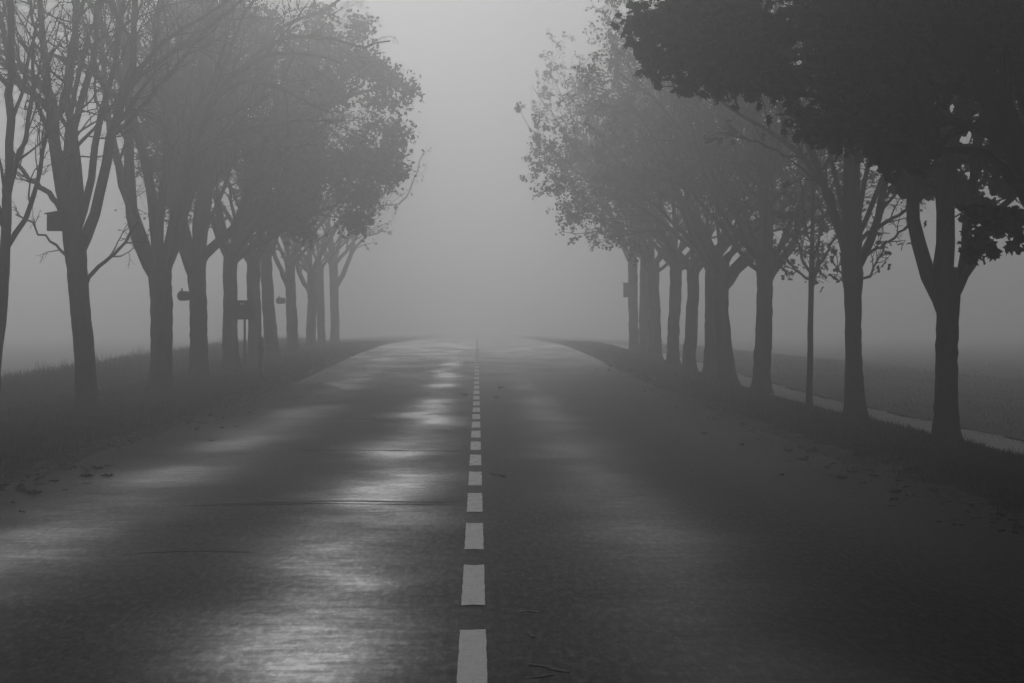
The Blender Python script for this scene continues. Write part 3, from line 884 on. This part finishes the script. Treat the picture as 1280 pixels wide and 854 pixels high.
def round_box(x, y, d, s, label):
    o = empty('nest_box', P(x, y, d))
    tag(o, label, 'nest box', 'nest boxes on the trunks')
    child('body', lathe('body', [(-.17 * s, 0), (-.165 * s, .06 * s), (-.14 * s, .10 * s), (-.10 * s, .118 * s), (.0, .115 * s), (.10 * s, .105 * s), (.16 * s, .10 * s), (.165 * s, 0)], 18), MAT['cement'], o)
    child('hanger', box_mesh('hanger', (-.085 * s, -.02 * s, .10 * s), (-.045 * s, .02 * s, .18 * s), .006), MAT['metal'], o)
    child('hook', lathe('hook', [(.166 * s, .02), (.40 * s, .02)], 8), MAT['metal'], o)
    child('entrance_ring', lathe('entrance_ring', [(-.171 * s, .016), (-.178 * s, .02), (-.178 * s, .035), (-.16 * s, .04)]), MAT['black'], o)
    return o


round_box(231, 370, 112.6, 1.0, 'round grey nest box jutting left from the third large left trunk')
round_box(351, 376, 170, 1.0, 'small faint round nest box far along the left row')

c = P(783, 362, 173)
nb = empty('nest_box', c)
tag(nb, 'tall narrow nest box on the farthest right trunk', 'nest box', 'nest boxes on the trunks')
child('body', box_mesh('body', (-.11, -.12, -.28), (.11, .12, .22), .008), MAT['wood'], nb)
child('roof', box_mesh('roof', (-.16, -.15, .222), (.12, .15, .245), .004), MAT['wood'], nb)
child('back_board', box_mesh('back_board', (.112, -.05, -.36), (.135, .05, .36), .003), MAT['wood'], nb)

# small sign seen from behind
d = 124.0
b0 = P(306, 466, d); b0[2] = float(gz(b0[0], d))
sg = empty('road_sign', b0)
tag(sg, 'small dark sign board on a thin post between two left trunks', 'sign')
topz = P(306, 376, d)[2] - b0[2]
botz = P(306, 399, d)[2] - b0[2]
child('post', lathe('post', [(-.1, .03), (topz - .02, .03), (topz - .015, .0)], 12, 'z'), MAT['metal'], sg)
child('board', box_mesh('board', (-.26, -.038, botz), (.26, -.034, topz), .0015), MAT['board'], sg)
child('edge_rail', box_mesh('edge_rail', (-.265, -.042, botz - .012), (.265, -.030, botz - .001), .002), MAT['metal'], sg)
child('edge_rail', box_mesh('edge_rail', (-.265, -.042, topz + .001), (.265, -.030, topz + .012), .002), MAT['metal'], sg)
for z in (botz + .08, topz - .1):
    child('clamp', box_mesh('clamp', (-.05, -.033, z), (.05, .034, z + .03), .003), MAT['metal'], sg)
child('sticker', box_mesh('sticker', (-.12, -.0415, topz - .10), (-.02, -.0395, topz - .06)), MAT['white'], sg)

# roadside marker post: white, black slanted band, reflector
d = 119.0
b0 = P(327, 466, d); b0[2] = float(gz(b0[0], d))
mp_ = empty('marker_post', b0)
tag(mp_, 'white roadside marker post with a black band, on the left verge', 'marker post')
child('post', box_mesh('post', (-.062, -.05, -.2), (.062, .05, .98), .018, lambda v: (v.x * (1 - .12 * max(v.z, 0)), v.y, v.z + (-.06 * (v.x + .06) / .12 if v.z > .5 else 0))), MAT['white'], mp_)
child('band', box_mesh('band', (-.066, -.054, .60), (.066, .054, .82), .018, lambda v: (v.x * (1 - .12 * v.z), v.y, v.z - .05 * (v.x + .06) / .12)), MAT['black'], mp_)
child('reflector', box_mesh('reflector', (-.022, -.062, .62), (.022, -.055, .78), .004), MAT['reflector'], mp_)

# single leaves on the road
_leaf = [(107, 598, 1, 'dark fallen leaf on the left road edge, lowest of three together'),
         (122, 588, 1, 'dark fallen leaf on the left road edge, topmost of three together'),
         (134, 597, 1, 'dark fallen leaf on the left road edge, rightmost of three together'),
         (45, 619, 0, 'pale fallen leaf near the left road edge, nearest the camera there'),
         (882, 544, 1, 'dark fallen leaf alone in the middle of the right lane'),
         (987, 566, 1, 'dark curled fallen leaf, left of a pair near the right road edge'),
         (1016, 566, 1, 'dark flat fallen leaf, right of a pair near the right road edge'),
         (1050, 600, 1, 'dark fallen leaf, left one of three by the right road edge'),
         (1069, 592, 1, 'dark fallen leaf standing up, middle one of three by the right road edge'),
         (1095, 598, 1, 'dark fallen leaf, right one of three by the right road edge'),
         (1120, 618, 1, 'dark fallen leaf nearest the camera by the right road edge'),
         (629, 598, 0, 'pale fallen leaf just right of the centre line'),
         (620, 597, 1, 'small dark fallen leaf touching the pale one by the centre line'),
         (582, 495, 1, 'tiny dark fallen leaf left of the distant centre line'),
         (621, 498, 1, 'tiny dark fallen leaf right of the distant centre line'),
         (626, 486, 1, 'tiny dark fallen leaf right of the distant centre line, the farther one')]
for k, (x, y, dark, lab) in enumerate(_leaf):
    r_ = np.random.RandomState(900 + k)
    dd = 8403.0 / (y - HZ)
    for _ in range(4):
        dd = (CAMH - float(zr(dd))) * FPX / (y - HZ)
    px_ = P(x, y, dd)
    s = r_.uniform(.13, .17)
    V = LEAF_HI[0].copy() * s
    V[:, 1] -= .5 * s
    a = r_.uniform(0, 6.28)
    V[:, 2] = .55 * np.abs(V[:, 0]) + 1.6 * V[:, 1] ** 2 + .006
    V = V @ np.array([[math.cos(a), math.sin(a), 0], [-math.sin(a), math.cos(a), 0], [0, 0, 1]])
    o = add('fallen_leaf', mesh_np('fallen_leaf', V, LEAF_HI[1]), MAT['wet_leaf' if dark else 'pale_leaf'])
    o.location = (px_[0], dd, float(zr(dd)))
    tag(o, lab, 'leaf', 'single leaves lying on the road')

# ---------------------------------------------------------------- grass, weeds, litter


def blades(x, y, h, w, rng, lean=.5):
    n = len(x)
    z = gz(x, y) - .01
    az = rng.uniform(0, 6.283, n)
    la = rng.uniform(0, 6.283, n)
    l = rng.uniform(0, lean, n) * h
    B = np.stack([x, y, z], -1)
    side = np.stack([np.cos(az), np.sin(az), np.zeros(n)], -1) * (w / 2)[:, None]
    ln = np.stack([np.cos(la) * l, np.sin(la) * l, h], -1)
    mid = B + ln * np.array([.4, .4, .55])
    V = np.stack([B - side, B + side, mid - side * .75, mid + side * .75, B + ln], 1).reshape(-1, 3)
    i = np.arange(n)[:, None] * 5
    return V, [i + np.array([[0, 1, 3, 2]]), i + np.array([[2, 3, 4]])]


def scatter(n, x0, x1, y0, y1, rng, p=1.6):
    """positions thinning out with distance"""
    u = rng.uniform(0, 1, n)
    y = (y0 ** (1 - p) + u * (y1 ** (1 - p) - y0 ** (1 - p))) ** (1 / (1 - p))
    return rng.uniform(x0, x1, n), y


def tuft(x, y, s):
    return .5 + .5 * np.sin(x * 2.3 + s) * np.sin(y * .9 + s * 2) + .35 * np.sin(x * 5.1 + y * 2.2 + s)


g = np.random.RandomState(5)
for nm, n, x0, x1, lab in (('verge_grass', 80000, -8.6, ROAD_L - .12, 'short rough grass on the verge left of the road'),
                           ('verge_grass', 60000, ROAD_R + .12, 6.02, 'short rough grass on the verge right of the road')):
    x, y = scatter(n, x0, x1, 28 if x0 > 0 else 38, 235, g)
    tf = np.clip(tuft(x, y, 1.7), 0, 1.3)
    edge = np.clip(np.minimum(np.abs(x - ROAD_L), np.abs(x - ROAD_R)) / .5, .35, 1)
    if x0 > 0: edge *= np.clip((6.1 - x) / .7, .25, 1)
    h = (.045 + .11 * tf * g.uniform(.4, 1, n)) * edge
    w = g.uniform(.006, .013, n) * np.clip(y / 75, .8, 2.0)
    V, F = blades(x, y, h, w, g, .7)
    o = add(nm, mesh_np(nm, V, F), MAT['grass'])
    tag(o, lab, 'grass', kind='stuff')

x, y = scatter(36000, -11.5, -7.6, 55, 240, g)
tf = np.clip(tuft(x, y, .4), 0, 1.3)
h = (.14 + .34 * tf * g.uniform(.35, 1, len(x))) * np.clip((x + 12) / 1.5, .3, 1) * np.clip((-7.2 - x) / 1.2, .25, 1)
V, F = blades(x, y, h, g.uniform(.008, .018, len(x)) * np.clip(y / 90, .8, 2), g, .55)
o = add('tall_grass', mesh_np('tall_grass', V, F), MAT['weed'])
tag(o, 'tall dry grass and weeds behind the left trees', 'tall grass', kind='stuff')

x, y = scatter(52000, 6.75, 22, 50, 220, g)
V, F = blades(x, y, .03 + .05 * g.uniform(0, 1, len(x)), g.uniform(.008, .014, len(x)) * np.clip(y / 75, .8, 2), g, .8)
o = add('meadow_grass', mesh_np('meadow_grass', V, F), MAT['meadow'])
tag(o, 'low meadow grass beyond the pale path on the right', 'grass', kind='stuff')

n = 1000
x = np.where(g.uniform(0, 1, n) < .5, -4.35 + g.normal(0, .38, n), 3.95 + g.normal(0, .34, n))
y = scatter(n, 0, 1, 32, 160, g)[1]
pos = np.stack([x, y, np.maximum(gz(x, y), np.where((x > ROAD_L) & (x < ROAD_R), zr(y), -9)) + g.uniform(.006, .02, n)], -1)
Fm = np.stack([norm(g.normal(0, 1, (n, 3)) * [1, 1, .3]) for _ in range(1)], 0)[0]
up = norm(np.array([0, 0, 1.]) + g.normal(0, .2, (n, 3)))
side = norm(np.cross(Fm, up)); tip = np.cross(up, side)
o = add('leaf_litter', leaves_mesh('leaf_litter', pos, np.stack([side, tip, up], -1), g.uniform(.05, .11, n), LEAF_MID), MAT['litter'])
tag(o, 'scattered dead leaves along both road edges', 'leaf litter', kind='stuff')

# ---------------------------------------------------------------- haze: one even box of fog around everything
hz = box_mesh('haze', (-300, -70, -2.2), (300, 960, 13.5))
hm = bpy.data.materials.new('fog')
hm.use_nodes = True
nt = hm.node_tree
nt.nodes.clear()
out = nt.nodes.new('ShaderNodeOutputMaterial')
pv = nt.nodes.new('ShaderNodeVolumePrincipled')
pv.inputs['Color'].default_value = (.98, .98, .98, 1)
pv.inputs['Density'].default_value = HAZE_DENSITY
pv.inputs['Anisotropy'].default_value = HAZE_G
nt.links.new(pv.outputs[0], out.inputs['Volume'])
hm.cycles.homogeneous_volume = True
h_o = add('haze', hz, hm)
tag(h_o, 'even grey fog filling the avenue and the fields', 'fog', kind='stuff')
